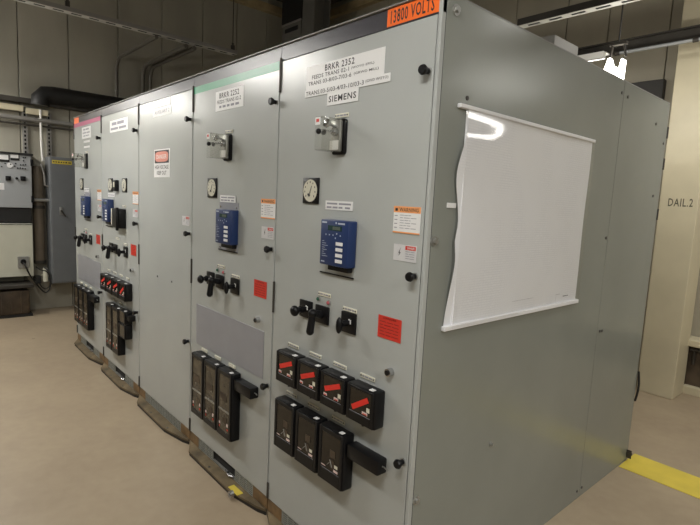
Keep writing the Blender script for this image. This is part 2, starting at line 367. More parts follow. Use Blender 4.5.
def relay_case(p, x0, x1, z0, z1, style, d=.055, seed=0):
    """black relay case with a glass door"""
    g = .0035; x0 += g; x1 -= g
    o = MB().box(x0, x1, -d, 0, z0, z1, .008).build('relay_case', BLACK, p, True)
    wd, h = x1 - x0, z1 - z0
    bx0, bx1 = x0 + wd * .13, x1 - wd * .13
    bz1 = z1 - h * .10 if style != 'tall' else z1 - h * .07
    bz0 = z0 + (h * .27 if style == 'short' else h * .24 if style == 'mid' else h * .10)
    wn = MB().box(bx0, bx1, -d - .001, -d + .002, bz0, bz1).build('window', WINDOW if style != 'tall' else BEIGEW, o)
    fr = MB()
    fr.box(x0 + .004, bx0, -d - .004, -d, z0 + .004, z1 - .004, .0015, 1).box(bx1, x1 - .004, -d - .004, -d, z0 + .004, z1 - .004, .0015, 1)
    fr.box(bx0, bx1, -d - .004, -d, bz1, z1 - .004, .0015, 1).box(bx0, bx1, -d - .004, -d, z0 + .004, bz0, .0015, 1)
    fr.build('door_frame', BLACK, o, True)
    MB().box(x1 - wd * .25, x1 - wd * .12, -d * .93, -d * .60, z1, z1 + .0025).build('lid_clip', WHITE, o)
    MB().cyl(((x0 + x1) / 2, -d * .6, z0 - .012), ((x0 + x1) / 2, -d * .6, z0 + .002), .007, n=12).build('latch', BLACK, o, True)
    f = -d - .0016; rr = random.Random(seed)
    if style == 'short':
        a = math.radians(22 if seed != 3 else 32); c = Vector(((bx0 + bx1) / 2, bz0 + (bz1 - bz0) * (.58 if seed != 3 else .46)))
        cx, cz = c; L, T = wd * .32, h * .07
        poly = [(cx - L * math.cos(a) + T * math.sin(a), cz - L * math.sin(a) - T * math.cos(a)), (cx + L * math.cos(a) + T * math.sin(a), cz + L * math.sin(a) - T * math.cos(a)),
                (cx + L * math.cos(a) - T * math.sin(a), cz + L * math.sin(a) + T * math.cos(a)), (cx - L * math.cos(a) - T * math.sin(a), cz - L * math.sin(a) + T * math.cos(a))]
        MB().prism_xz(poly, f - .001, f).build('red_ribbon', RIB, o)
        lettering([('=', bx1 - wd * .13, bx1 - .003, bz0 + h * .15, bz0 + h * .27)], f - .0014, CREAM, o, name='target_flag')
        xs = [(.05, .24), (.62, .86)] if seed != 3 else [(.62, .88)]
        for q0, q1 in xs: lettering([('=', bx0 + (bx1 - bx0) * q0, bx0 + (bx1 - bx0) * q1, bz0 + h * .055, bz0 + h * .13)], f - .0012, PNKL, o, name='rating_label')
        lettering([('=', bx0 + (bx1 - bx0) * q0 + .004, bx0 + (bx1 - bx0) * q1 - .004, bz0 + h * .06, bz0 + h * .09) for q0, q1 in xs], f - .0016, RED, o, name='red_print')
        lettering([('=', bx0, bx1, bz0 + h * .005, bz0 + h * .018)], f - .0012, GREYINK, o, name='lower_trim')
    elif style == 'mid':
        lettering([('=', bx1 - wd * .19, bx1 - .010, bz0 + h * .11, bz0 + h * .17)], f - .0012, CREAM, o, name='target_flag')
        for a4 in ((bx0 + .004, bx0 + wd * .20, bz0 + h * .045, bz0 + h * .062), (bx1 - wd * .22, bx1 - .008, bz0 + h * .035, bz0 + h * .08)): lettering([('=', *a4)], f - .0012, PNKL, o, name='rating_label')
        lettering([('=', bx0, bx1, bz0 + h * .005, bz0 + h * .012)], f - .0012, GREYINK, o, name='lower_trim')
        MB().cyl(((x0 + x1) / 2 + .012, f, bz0 + h * .15), ((x0 + x1) / 2 + .012, f - .001, bz0 + h * .15), .018, n=20).build('disc', BROWN, o)
        MB().box((x0 + x1) / 2 - .002, (x0 + x1) / 2 + .03, f - .0012, f, bz0 + h * .27, bz0 + h * .40).build('coil', BROWN, o)
        MB().cyl(((x0 + x1) / 2, f - .002, bz0 + h * .22), ((x0 + x1) / 2 + .014, f - .002, bz0 + h * .10), .0016, n=6).cyl(((x0 + x1) / 2 - .016, f - .002, bz0 + h * .10), ((x0 + x1) / 2 - .002, f - .002, bz0 + h * .16), .0016, n=6).build('linkage', STEEL, o)
    elif style == 'tall':
        zz = bz0 + (bz1 - bz0) * .36
        MB().box(bx0, bx1, f - .002, f, zz, zz + .010).build('cross_bar', STEEL, o)
        MB().box(bx0 + .012, bx1 - .03, f - .0014, f, zz + .06, zz + .10).build('coil', BROWN, o)
        MB().cyl(((x0 + x1) / 2 + .01, f, zz - .05), ((x0 + x1) / 2 + .01, f - .0014, zz - .05), .022, n=18).build('disc', BROWN, o)
        for a4 in ((bx0 + .006, bx0 + .022, bz0 + .03, bz0 + .045), (bx1 - .026, bx1 - .010, bz0 + .036, bz0 + .055)): lettering([('=', *a4)], f - .0012, PNKL, o, name='rating_label')
        lettering([('=', bx0 + .008, bx0 + .018, bz0 + .012, bz0 + .024), ('=', bx1 - .024, bx1 - .008, bz0 + .016, bz0 + .026)], f - .0014, RED, o, name='red_print')
    return o
PNKL = mat('pale_pink_label', (.75, .60, .58), .4)

def test_block(p, x0, x1, z0, z1, d=.05, key=True):
    o = MB().box(x0, x1, -d, 0, z0, z1, .006).build('test_block', BLACK, p, True)
    if key:
        MB().tube([(x1 - .01 + .035 * t, -d * .5, (z0 + z1) / 2 + .004 * math.sin(t * 3)) for t in (0, .3, .6, 1)], .003, 8).build('hasp', STEEL, o)
    return o
def warning_label(p, dx=0):
    o = sticker(p, 'warning_label', -.158 + dx, -.032 + dx, 1.506, 1.600, WHITE)
    MB().box(-.158 + dx, -.032 + dx, -.0028, -.0022, 1.578, 1.600).build('orange_header', LTORANGE, o)
    MB().box(-.158 + dx, -.032 + dx, -.0028, -.0022, 1.506, 1.511).build('orange_footer', LTORANGE, o)
    lettering([('WARNING', -.130 + dx, -.042 + dx, 1.582, 1.595), ('=', -.150 + dx, -.138 + dx, 1.583, 1.593)], -.0031, INK, o)
    L = []
    for k in range(6): L += words(-.126 + dx, (-.05 if k % 2 else -.075) + dx, 1.568 - k * .009, 1.570 - k * .009, 3, k)
    for k in range(4): L.append(('=', -.152 + dx, -.138 + dx, 1.565 - k * .014, 1.568 - k * .014))
    lettering(L, -.0029, GREYINK, o, name='small_print')
def shock_label(p, dx=0):
    o = sticker(p, 'shock_label', -.148 + dx, -.040 + dx, 1.408, 1.466, OFFW)
    b = MB().box(-.092 + dx, -.044 + dx, -.0028, -.0022, 1.449, 1.463).build('red_header', RED, o)
    lettering([('DANGER', -.082 + dx, -.048 + dx, 1.452, 1.460)], -.0031, WHITE, b)
    MB().prism_xz([(-.122 + dx, 1.425), (-.113 + dx, 1.438), (-.119 + dx, 1.438), (-.113 + dx, 1.455), (-.124 + dx, 1.436), (-.118 + dx, 1.436)], -.0030, -.0024).build('lightning_bolt', INK, o)
    L = []
    for k in range(4): L += words(-.09 + dx, -.048 + dx, 1.442 - k * .008, 1.444 - k * .008, 2, k)
    lettering(L, -.0029, GREYINK, o, name='small_print')
LTORANGE = mat('pale_orange', (.85, .36, .13), .45); OFFW = mat('silver_label', (.62, .62, .63), .35)
def red_label(p, dx=0):
    o = sticker(p, 'red_notice', -.205 + dx, -.088 + dx, 1.111, 1.195, RED)
    L = [('DANGER', -.178 + dx, -.112 + dx, 1.184, 1.191)]
    for k in range(5): L += words(-.195 + dx, -.10 + dx, 1.172 - k * .012, 1.174 - k * .012, 3, k)
    lettering(L, -.0029, REDINK, o)

def cubicle(n, label, doorR=-.003):
    """n-th from the near end; local x runs from -W (left) to 0 (right)"""
    p = empty('switchgear_cubicle', (-W * n, 0, 0), label, 'electrical cabinet', 'switchgear cubicles in the line-up')
    MB().box(-W + .001, -.001 if n else -.004, .022, DEPTH - (.002 if n else .004), .0, TOP - .002).build('cabinet_body', BODY, p)
    d = MB().box(-W + .004, doorR - .003, 0, .02, .10, 2.221, .002, 1).build('door', GREY, p)
    MB().box(-W + .002, -.0, .004, .021, 2.2245, TOP, .001, 1).build('header_band', HEADER, p)
    MB().box(-W + .0015, -.0015, -.006, DEPTH, TOP, TOP + .006, .001, 1).build('roof_plate', LIP, p)
    MB().box(-W + .0003, -W + .0038, .010, .021, .0, 2.22).build('seam', SEAM, p)
    for z0, z1 in ((2.085, 2.235), (1.06, 1.21), (.105, .185)):
        MB().cyl((-W + .0065, -.003, z0), (-W + .0065, -.003, z1), .006, n=10).build('hinge', DARKST, p, True)
    # base: brown end blocks, vent grille, sill
    MB().box(-W + .004, -.795, .002, .021, .035, .098).build('end_block', BRASS, p); MB().box(-.14, -.004, .002, .021, .035, .098).build('end_block', BRASS, p)
    MB().box(-.79, -.145, .0165, .0215, .02, .099).build('vent_backing', SEAM, p)
    segs = ((-.793, -.605), (-.335, -.145)) if n != 2 else ((-.793, -.145),)
    for a, b in segs:
        g = MB()
        for k in range(7): g.box(a, b, .003, .006, .030 + k * .0105, .0345 + k * .0105)
        q = a
        while q < b + .001: g.box(q, q + .006, .002, .008, .026, .099); q += (b - a - .004) / max(2, round((b - a) / .045))
        g.build('vent_grille', VENT, p)
    if n != 2:
        MB().box(-.60, -.34, .002, .0145, .03, .042).build('opening_sill', STEEL, p)
        MB().tube([(-.44, .0, .048), (-.40, -.012, .055), (-.38, -.012, .045), (-.35, .0, .047)], .005, 8).cyl((-.40, .0, .05), (-.40, -.016, .05), .010, n=12).build('racking_latch', CHROME, p, True)
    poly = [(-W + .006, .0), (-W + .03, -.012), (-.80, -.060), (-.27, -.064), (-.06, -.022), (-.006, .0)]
    MB().prism([(x, y * .93 if y else y) for x, y in poly], 0, .019).build('shadow_gap_strip', BLACKM, p)  # black strip stands in for the shadow gap under the sill
    MB().prism(poly, .019, .04, [.036, .034, .030, .030, .032, .034]).build('floor_sill', TRAY, p)
    for dx in (-.55, -.25): MB().cyl((dx, -.045, .02), (dx, -.045, .034), .008, n=6).build('sill_bolt', CHROME, p)
    for z in (2.045, 1.362, .683): knob(p, -.024 if n else -.040, z)
    return p

# ---- nearest cubicle
c5 = cubicle(0, 'nearest grey switchgear cubicle, BRKR 2352 on its white sign, exposed side with drawing', -.016)
MB().box(-.0155, 0, .0, .0215, 0, TOP, .002, 1).build('corner_post', GREY, c5)
q = sticker(c5, 'voltage_label', -.250, -.016, 2.2285, 2.2885, ORANGE, y=.004, lines=[('13800 VOLTS', -.232, -.036, 2.236, 2.280)])
sticker(c5, 'breaker_sign', -.718, -.246, 2.040, 2.163, WHITE, lines=[
    ('BRKR 2352', -.590, -.410, 2.130, 2.155), ('FEEDS TRANS 02-1', -.675, -.440, 2.108, 2.124), ('(WOYO EFFL)', -.427, -.300, 2.110, 2.121),
    ('TRANS 03-8/03-7/03-6', -.700, -.425, 2.084, 2.100), ('(GRWD MILL)', -.410, -.275, 2.086, 2.098)])
sticker(c5, 'feeder_strip', -.720, -.212, 2.038, 2.068, WHITE, y=-.0025, lines=[('TRANS.03-5/03-4/03-10/03-3', -.712, -.350, 2.044, 2.061), ('(GWD WOYO)', -.340, -.222, 2.047, 2.060)])
sticker(c5, 'maker_plate', -.567, -.378, 1.989, 2.038, WHITE, y=-.002, lines=[('SIEMENS', -.556, -.390, 2.001, 2.026)])
lit = None
def common(p, plate=GREY, relay=True, gaugepos=(-.65,), topsw=True, dx=0):
    if topsw: top_switch(p); nameplate(p, -.470, 1.943)
    for gx in gaugepos: gauge(p, gx, 1.645)
    if relay:
        sticker(p, 'relay_tag', -.550, -.380, 1.570, 1.607, WHITE, y=-.0045 if plate is PLATE else -.001, lines=words(-.54, -.39, 1.592, 1.599, 2, 5) + words(-.54, -.44, 1.577, 1.584, 3, 6) + [('=', -.425, -.395, 1.577, 1.584)], ink=GREYINK)
        blue_relay(p, plate=plate)
    round_switch(p, -.652, 1.128); pistol_switch(p, -.537, 1.126); oval_switch(p, -.367, 1.127)
    nameplate(p, -.530, 1.213); nameplate(p, -.366, 1.180)
    pilot(p, -.569, 1.188, GRN); pilot(p, -.500, 1.184, PNK)
    warning_label(p, dx); shock_label(p, dx); red_label(p, dx); keylock(p, -.125, .995)
common(c5)
for k in range(4):
    x0 = -.80 + k * .165
    relay_case(c5, x0, x0 + .163, .770, .917, 'short', seed=k); nameplate(c5, x0 + .06, .938)
for k in range(3):
    x0 = -.80 + k * .168
    relay_case(c5, x0, x0 + .166, .452, .688, 'mid', seed=k); nameplate(c5, x0 + .06, .706)
test_block(c5, -.292, -.118, .604, .663)
# sides of the end cubicle
sp = MB().box(-.004, 0, .024, 1.4935, .0, TOP, .0012, 1).build('side_panel', GREY_SHADED, c5)
sr = MB().box(-.004, 0, 1.4965, DEPTH, .0, TOP, .0012, 1).build('side_panel', GREY_SHADED, c5)
MB().box(-.004, -.001, 1.4935, 1.4965, .0, TOP).build('seam', SEAM, c5); MB().box(-.004, -.0015, .0215, .024, .0, TOP).build('seam', SEAM, c5)
for y, z, r in ((.069, 2.247, .014), (.038, 1.488, .014), (.036, .540, .013), (.511, .614, .008)):
    b = MB().cyl((0, y, z), (.004, y, z), r * 1.3, n=18).cyl((.004, y, z), (.013, y, z), r * .75, n=6).build('panel_bolt', STEEL, sp)
HOLE = mat('dark_screw', (.05, .045, .04), .5)
for y, z in ((.164, 1.983), (1.472, 1.481), (1.460, .05), (1.47, 2.228)):
    MB().cyl((0, y, z), (.003, y, z), .008, n=10).build('screw', HOLE, sp)
for y, z in ((1.525, .966), (1.555, .964), (1.553, 2.221), (2.006, 2.144), (2.101, 1.729), (1.52, .05), (2.17, 2.05)):
    MB().cyl((0, y, z), (.003, y, z), .008, n=10).build('screw', HOLE, sr)
for z in (2.12, 1.93, 1.62): MB().box(-.012, .004, DEPTH, DEPTH + .018, z - .035, z + .035, .002, 1).build('rear_hinge', DARKST, c5)
MB().box(.0, .03, 2.185, 2.19, .02, .075).cyl((.015, 2.18, .05), (.015, 2.195, .05), .018, n=14).build('anchor_clip', DARKST, c5)
MB().tube([(.002, 2.225, .60 - .0 * t) if t == 0 else (.0 + .012 * math.sin(t * 3.14), 2.225, .60 - .2 * t) for t in (0, .2, .4, .6, .8, 1)], .007, 8).build('ground_cable', CABLE, c5, True)

# ---- second
c4 = cubicle(1, 'second grey switchgear cubicle from the near end, under the green stripe')
MB().box(-W + .004, -.004, -.001, .004, 2.187, 2.226).build('green_stripe', GREEN, c4)
sticker(c4, 'breaker_sign', -.630, -.325, 2.060, 2.164, WHITE, lines=[('BRKR 2252', -.585, -.370, 2.125, 2.153), ('FEEDS TRANS 02-2', -.610, -.350, 2.097, 2.116)])
lettering(words(-.585, -.37, 2.074, 2.086, 5, 3), -.0029, GREYINK, c4)
common(c4, PLATE, dx=.028)
MB().box(-.840, -.072, -.003, 0, .700, .946, .001, 1).build('blank_plate', PLATE, c4)
for k in range(3):
    x0 = -.785 + k * .168; relay_case(c4, x0, x0 + .166, .290, .668, 'tall', seed=k)
    MB().box(x0 + .03, x0 + .10, -.006, 0, .674, .690).build('nameplate', CREAM, c4)
test_block(c4, -.278, -.108, .590, .648)

MB().box(-.30, -.20, -.058, -.022, .0325, .0345).build('yellow_tag', YELLOW, c4)
MB().cyl((-.235, -.064, .030), (-.235, -.085, .030), .018, n=18).cyl((-.235, -.084, .030), (-.235, -.09, .030), .010, n=6).build('chrome_bolt', CHROME, c4, True)
# ---- third, plain
c3 = cubicle(2, 'third grey switchgear cubicle with plain door carrying a red danger sign')
o = sticker(c3, 'danger_sign', -.615, -.340, 1.705, 1.892, WHITE)
MB().box(-.600, -.355, -.0030, -.0022, 1.800, 1.884, .0001, 1).build('black_field', INK, o)
ov = MB(); ov.prism_xz([(-.4775 + .112 * math.copysign(abs(math.cos(a)) ** .5, math.cos(a)), 1.842 + .034 * math.copysign(abs(math.sin(a)) ** .5, math.sin(a))) for a in [k * math.pi / 16 for k in range(32)]], -.0036, -.0031)
ovo = ov.build('red_oval', mat('faded_red', (.72, .28, .22), .4), o)
lettering([('DANGER', -.565, -.390, 1.828, 1.856)], -.0040, WHITE, ovo)
lettering([('HIGH VOLTAGE', -.595, -.360, 1.760, 1.786), ('KEEP OUT', -.560, -.395, 1.722, 1.748)], -.0030, INK, o)
sticker(c3, 'name_sign', -.640, -.318, 2.110, 2.165, WHITE, lines=[('AUXILIARY 2', -.605, -.350, 2.125, 2.150)], ink=GREYINK)
sticker(c3, 'blank_label', -.622, -.335, 2.170, 2.216, WHITE)
shock_label(c3, .01)
for x in (-.55, -.30): MB().cyl((x, 0, 1.02), (x, -.003, 1.02), .006, n=8).build('screw', HOLE, c3)

# ---- fourth
c2 = cubicle(3, 'fourth grey switchgear cubicle with two round meters side by side')
sticker(c2, 'breaker_sign', -.677, -.232, 2.070, 2.165, WHITE, lines=words(-.62, -.32, 2.125, 2.148, 2, 3) + words(-.65, -.27, 2.088, 2.106, 2, 9), ink=GREYINK)
gauge(c2, -.665, 1.645); small_relay(c2, -.49, 1.640); gauge(c2, -.31, 1.645)
sticker(c2, 'relay_tag', -.745, -.565, 1.545, 1.578, WHITE, lines=words(-.73, -.58, 1.558, 1.564, 3, 5), ink=GREYINK)
blue_relay(c2, -.755, -.585, 1.338, 1.525)
o = MB().box(-.470, -.285, -.055, 0, 1.305, 1.460, .008).build('transfer_switch', BLACK, c2, True)
MB().box(-.500, -.472, -.05, 0, 1.325, 1.455).build('terminal_strip', CREAM, o); MB().cyl((-.50, -.03, 1.375), (-.55, -.03, 1.375), .012, n=12).build('side_knob', BLACK, o, True)
MB().box(-.31, -.29, -.075, -.055, 1.29, 1.47, .004).build('cover_rib', BLACK, o, True)
nameplate(c2, -.33, 1.480)
round_switch(c2, -.66, 1.120); pistol_switch(c2, -.545, 1.118); oval_switch(c2, -.290, 1.120); nameplate(c2, -.50, 1.21)
nameplate(c2, -.30, 1.18); warning_label(c2, .028); shock_label(c2, .02); red_label(c2, .03); keylock(c2, -.125, .995)
for k in range(4):
    x0 = -.80 + k * .165
    relay_case(c2, x0, x0 + .163, .745, .885, 'short', seed=k); nameplate(c2, x0 + .06, .912)
for k in range(2):
    x0 = -.65 + k * .168; relay_case(c2, x0, x0 + .166, .265, .655, 'tall', seed=k); nameplate(c2, x0 + .06, .675)
for k in range(2):
    x0 = -.31 + k * .0; relay_case(c2, x0, x0 + .165, .44 if k else .56, .555 if k else .665, 'plain', seed=5 + k)
test_block(c2, -.14, -.075, .60, .645, key=False)

# ---- farthest
c1 = cubicle(4, 'farthest grey switchgear cubicle, under a magenta stripe, beside slate locker')
MB().box(-W + .004, -.004, -.001, .004, 2.195, 2.232).build('magenta_stripe', PINK, c1)
sticker(c1, 'voltage_label', -W + .006, -.745, 2.2285, 2.2885, ORANGE, y=.003)
sticker(c1, 'breaker_sign', -.622, -.320, 2.070, 2.175, WHITE, lines=words(-.57, -.37, 2.145, 2.160, 2, 3) + words(-.59, -.35, 2.115, 2.128, 2, 9) + words(-.57, -.37, 2.088, 2.10, 3, 2), ink=GREYINK)
sticker(c1, 'strip_label', -.565, -.355, 2.030, 2.050, WHITE); sticker(c1, 'strip_label', -.560, -.360, 1.982, 2.000, WHITE)
common(c1, PLATE, dx=.02)
MB().box(-.840, -.072, -.003, 0, .700, .946, .001, 1).build('blank_plate', PLATE, c1)
for k in range(3):
    x0 = -.785 + k * .168; relay_case(c1, x0, x0 + .166, .270, .648, 'tall', seed=k)
    MB().box(x0 + .03, x0 + .10, -.006, 0, .654, .670).build('nameplate', CREAM, c1)
test_block(c1, -.278, -.108, .570, .628)
for p in (c5, c4, c3, c2, c1):
    for s in (0,): pass

# ------------------------------------------------------------------ drawing sheet on the side
sheet = empty('drawing_sheet', (0, .112, 1.168), 'large white drawing under clear plastic taped to side of nearest cubicle', 'drawing')
bm = bmesh.new(); NY, NZ = 40, 32
def left_edge(t):   # t from top (0) to bottom (1)
    return .052 - .010 * math.sin(t * math.pi) - .036 * math.exp(-((t - .28) / .13) ** 2) - .032 * math.exp(-((t - .60) / .06) ** 2) * .6 - .045 * max(0, (t - .62) / .38) ** .8
rows = []
for j in range(NZ + 1):
    t = j / NZ; row = []
    for i in range(NY + 1):
        s = i / NY; y = left_edge(t) + (1.056 - left_edge(t)) * s; z = .775 - t * .768
        x = .006 + .006 * math.exp(-s * 9) * (1 + math.sin(t * 11)) + .0022 * math.sin(s * 7 + t * 5) + .0015 * math.sin(s * 15 - t * 9)
        row.append(bm.verts.new((x, y, z)))
    rows.append(row)
for a, b in zip(rows, rows[1:]):
    for i in range(NY): bm.faces.new((a[i], a[i + 1], b[i + 1], b[i]))
me = bpy.data.meshes.new('paper'); bm.to_mesh(me); bm.free(); me.materials.append(DRAW)
for pl in me.polygons: pl.use_smooth = True
po = bpy.data.objects.new('paper', me); C.objects.link(po); po.parent = sheet
lettering([('=', .83, .87, .055, .0565), ('=', .83, .831, .02, .055), ('=', .90, .955, .040, .045), ('=', .45, .62, .06, .061)], .0125, GREYINK, sheet, axis='side', name='title_block')
bm = bmesh.new(); rows = []
for j in range(NZ + 1):
    t = j / NZ; row = []
    for i in range(NY + 1):
        s = i / NY
        u = min(1, t / .18); bulge = .017 * u * u * (3 - 2 * u) * (1 - .5 * max(0, t - .18)) * math.exp(-(s / .32) ** 2)
        x = .0155 + bulge + .0012 * math.sin(s * 6 + t * 4) + .0015 * math.sin(s * 9 - t * 7)
        row.append(bm.verts.new((x, .030 + 1.040 * s, .782 - t * .780)))
    rows.append(row)
for a, b in zip(rows, rows[1:]):
    for i in range(NY): bm.faces.new((a[i], a[i + 1], b[i + 1], b[i]))
me = bpy.data.meshes.new('plastic_cover'); bm.to_mesh(me); bm.free(); me.materials.append(CLEAR)
for pl in me.polygons: pl.use_smooth = True
po = bpy.data.objects.new('plastic_cover', me); C.objects.link(po); po.parent = sheet
MB().box(.0, .017, .0, 1.072, .775, .789, .002, 1).build('top_rail', PAPER, sheet); MB().box(.0, .017, .0, 1.070, -.006, .012, .002, 1).build('bottom_rail', PAPER, sheet)
MB().box(.002, .012, .052, .056, .01, .78).build('left_crease', PAPER, sheet)
MB().box(.0, .004, -.018, .030, .435, .452).build('tape_tab', WHITE, sheet)

# ------------------------------------------------------------------ box on the roof
rb = tag(MB().box(-1.0, -.40, 1.48, 1.78, TOP + .008, 2.60, .004, 1).build('roof_box', PIPE), 'plain grey metal box on top of the nearest cubicle', 'junction box')

# ------------------------------------------------------------------ slotted strut channels
ZINC_LIT = mat('zinc_strut_lit', (.62, .61, .56), .45)  # pale tone puts the light from below into the strut underside
def strut(name, axis, fixed, a, b, z, label, w=.045, h=.045, pitch=.168, slot=.10, side=None):
    side = side or DARKST  # default dark tone paints the channel sides as shaded
    o = empty(name, ((a + b) / 2, fixed, z) if axis == 'x' else (fixed, (a + b) / 2, z), label, 'strut channel')
    L = (b - a) / 2
    def bx(mb, u0, u1, v0, v1, z0, z1):
        if axis == 'x': mb.box(u0, u1, v0, v1, z0, z1)
        else: mb.box(v0, v1, u0, u1, z0, z1)
    mb = MB()
    bx(mb, -L, L, -w / 2, -w / 2 + .003, 0, h); bx(mb, -L, L, w / 2 - .003, w / 2, 0, h); bx(mb, -L, L, -w / 2, w / 2, h, h + .003)
    mb.build('channel_side', side, o)
    mb = MB()
    bx(mb, -L, L, -w / 2, -w * .22, -.003, 0); bx(mb, -L, L, w * .22, w / 2, -.003, 0)
    u = -L
    while u < L - .01:
        bx(mb, u, min(u + pitch - slot, L), -w * .22, w * .22, -.003, 0); u += pitch
    mb.build('slotted_face', ZINC_LIT, o)
    mb = MB(); bx(mb, -L, L, -w / 2 + .004, w / 2 - .004, .002, .004); mb.build('slot_shade_strip', SEAM, o)  # dark strip stands in for the shaded channel interior behind the slots
    return o
def hang_rod(x, y, z, label):
    o = tag(MB().cyl((x, y, z), (x, y, ZC), .006, n=8).box(x - .02, x + .02, y - .02, y + .02, z - .01, z + .06, .003, 1).cyl((x, y, z + .06), (x, y, z + .09), .014, n=6).build('hanger_rod', DARKST), label, 'hanger rod')
    return o
strut('strut_channel', 'y', -5.0, -2.0, 1.98, 3.40, 'slotted steel channel hung high left, running toward the back wall', w=.10, h=.04, side=PIPE)
hang_rod(-5.0, 1.94, 3.45, 'dark threaded rod holding far end of the upper left channel')
hang_rod(-5.0, .05, 3.45, 'dark threaded rod dropping to left channel, nearer the frame edge')
strut('strut_channel', 'x', 2.30, -1.13, 1.6, 3.0, 'slotted steel channel hung over rear of the cubicles, underside coloured as lit', w=.075)
hang_rod(.17, 2.30, 3.05, 'dark threaded rod holding the channel over the rear')

# beam, conduit along the back
tag(MB().box(-4.5, 2.5, 3.56, 3.66, 3.06, 3.07).box(-4.5, 2.5, 3.605, 3.615, 3.07, 3.15).box(-4.5, 2.5, 3.56, 3.66, 3.15, 3.16).build('steel_beam', DARKST), 'dark steel beam crossing in front of the cream column', 'beam')
cd = empty('conduit', (-.9, 3.53, 3.035), 'pale thin conduit running under the dark steel beam at right', 'conduit')
MB().cyl((-.0, 0, 0), (2.8, 0, 0), .014, n=12).build('pipe', PANELG, cd, True)
for dx in (.02, .62, 1.5): MB().cyl((dx - .02, 0, 0), (dx + .02, 0, 0), .021, n=12).build('coupling', DARKST, cd, True)

# column and heater
col = empty('column', (-.292, 3.865, 0), 'cream painted column right of the cabinet stencilled DAIL.2', 'column')
MB().box(-.165, .130, -.155, .155, 0, ZC - .02, .006, 2).build('column_shaft', COLM, col)
lettering([('DAIL.2', -.095, .092, 1.700, 1.770)], -.1555, mat('stencil_ink', (.10, .09, .06), .6), col)
ht = empty('wall_heater', (.45, 4.08, 0), 'low cream unit with dark panel on the floor right of column', 'heater')
MB().box(-.62, 1.0, -.08, .115, 0, .075, .004, 1).build('plinth', COLM, ht)
MB().box(-.62, 1.0, -.02, .115, .075, .43).build('dark_panel', BROWN, ht)
MB().box(-.66, 1.0, -.10, .115, .45, .51, .005, 1).build('top_ledge', COLM, ht)
MB().cyl((-.60, -.06, .415), (1.0, -.06, .415), .012, n=10).cyl((-.57, -.04, .40), (-.57, -.04, .28), .012, n=10).build('pipe', DARKST, ht, True)
dk = tag(MB().box(-1.35, -.67, 4.12, 4.198, 2.42, 2.90, .004, 1).build('wall_duct', mat('duct_dark', (.05, .048, .045), .6)), 'dark rectangular duct opening on the back wall below the lamp', 'duct')

# lamp under the beam
lf = empty('fluorescent_fixture', (-1.17, 3.55, 3.0), 'long white reflector fixture with hidden tube beneath the rear beam', 'light fixture')
mb = MB(); mb.prism_xz([(-.42, .05), (.20, .05), (.20, .06), (-.42, .06)], -.05, .05)
mb.build('housing', REFL, lf)
MB().prism([(-.42, -.05), (.20, -.05), (.20, -.10), (-.42, -.10)], .0, .055).build('reflector', REFL, lf)
MB().cyl((-.40, -.02, .02), (.18, -.02, .02), .014, n=12).build('tube', GLOW, lf, True)
wl = empty('hanging_lamp', (-.57, 2.72, 2.705), 'glaring white lamp hanging behind the cabinet roof, right of the box', 'lamp')
mb = MB(); mb.prism_xz([(-.095, -.045), (.03, -.12), (.075, -.11), (.078, .035), (.062, .045), (.045, -.025), (-.005, .01), (-.022, .062), (-.036, .058), (-.058, -.015)], -.025, .025)
mb.build('bulb', GLOW, wl)
MB().cyl((-.03, 0, .07), (-.02, 0, .16), .010, n=10).cyl((.08, 0, .06), (.06, 0, .16), .008, n=10).box(-.04, .08, -.02, .02, .15, .17).cyl((.02, 0, .17), (.02, 0, 2.14), .006, n=8).build('bracket', DARKST, wl, True)
ld = bpy.data.lights.new('hanging_lamp_light', 'POINT'); ld.energy = 24; ld.color = (1, .95, .85); ld.shadow_soft_size = .1
lo = bpy.data.objects.new('hanging_lamp_light', ld); C.objects.link(lo); lo.location = (-.55, 2.72, 2.60)

# ------------------------------------------------------------------ fluorescent fixtures over the aisles (above the frame, two added as fill)
for (x, y, z, ax, pw, gl) in TUBES:
    f = empty('aisle_and_fill_light', (x, y, z), 'unseen fluorescent fixture over the aisle, two of the six added as fill', 'light fixture', 'fluorescent fixtures above the aisles')
    a, b = (.62, .12) if ax == 'x' else (.12, .62)
    ha, hb = (a, .05) if ax == 'x' else (.05, b)
    MB().box(-ha, ha, -hb, hb, .03, .09, .004, 1).build('housing', REFL, f)
    for s in (-1, 1):
        if ax == 'x': MB().cyl((-.58, s * .075, .015), (.58, s * .075, .015), .013, n=10).build('tube', TUBEM[gl], f, True)
        else: MB().cyl((s * .075, -.58, .015), (s * .075, .58, .015), .013, n=10).build('tube', TUBEM[gl], f, True)
    ld = bpy.data.lights.new('aisle_and_fill_lamp', 'AREA'); ld.shape = 'RECTANGLE'; ld.size = a * 2; ld.size_y = b * 2; ld.energy = pw; ld.color = LAMP
    lo = bpy.data.objects.new('aisle_and_fill_lamp', ld); C.objects.link(lo); lo.location = (x, y, z - .01)

# ------------------------------------------------------------------ left wall equipment
def P(u, v, X=-6.2): pass
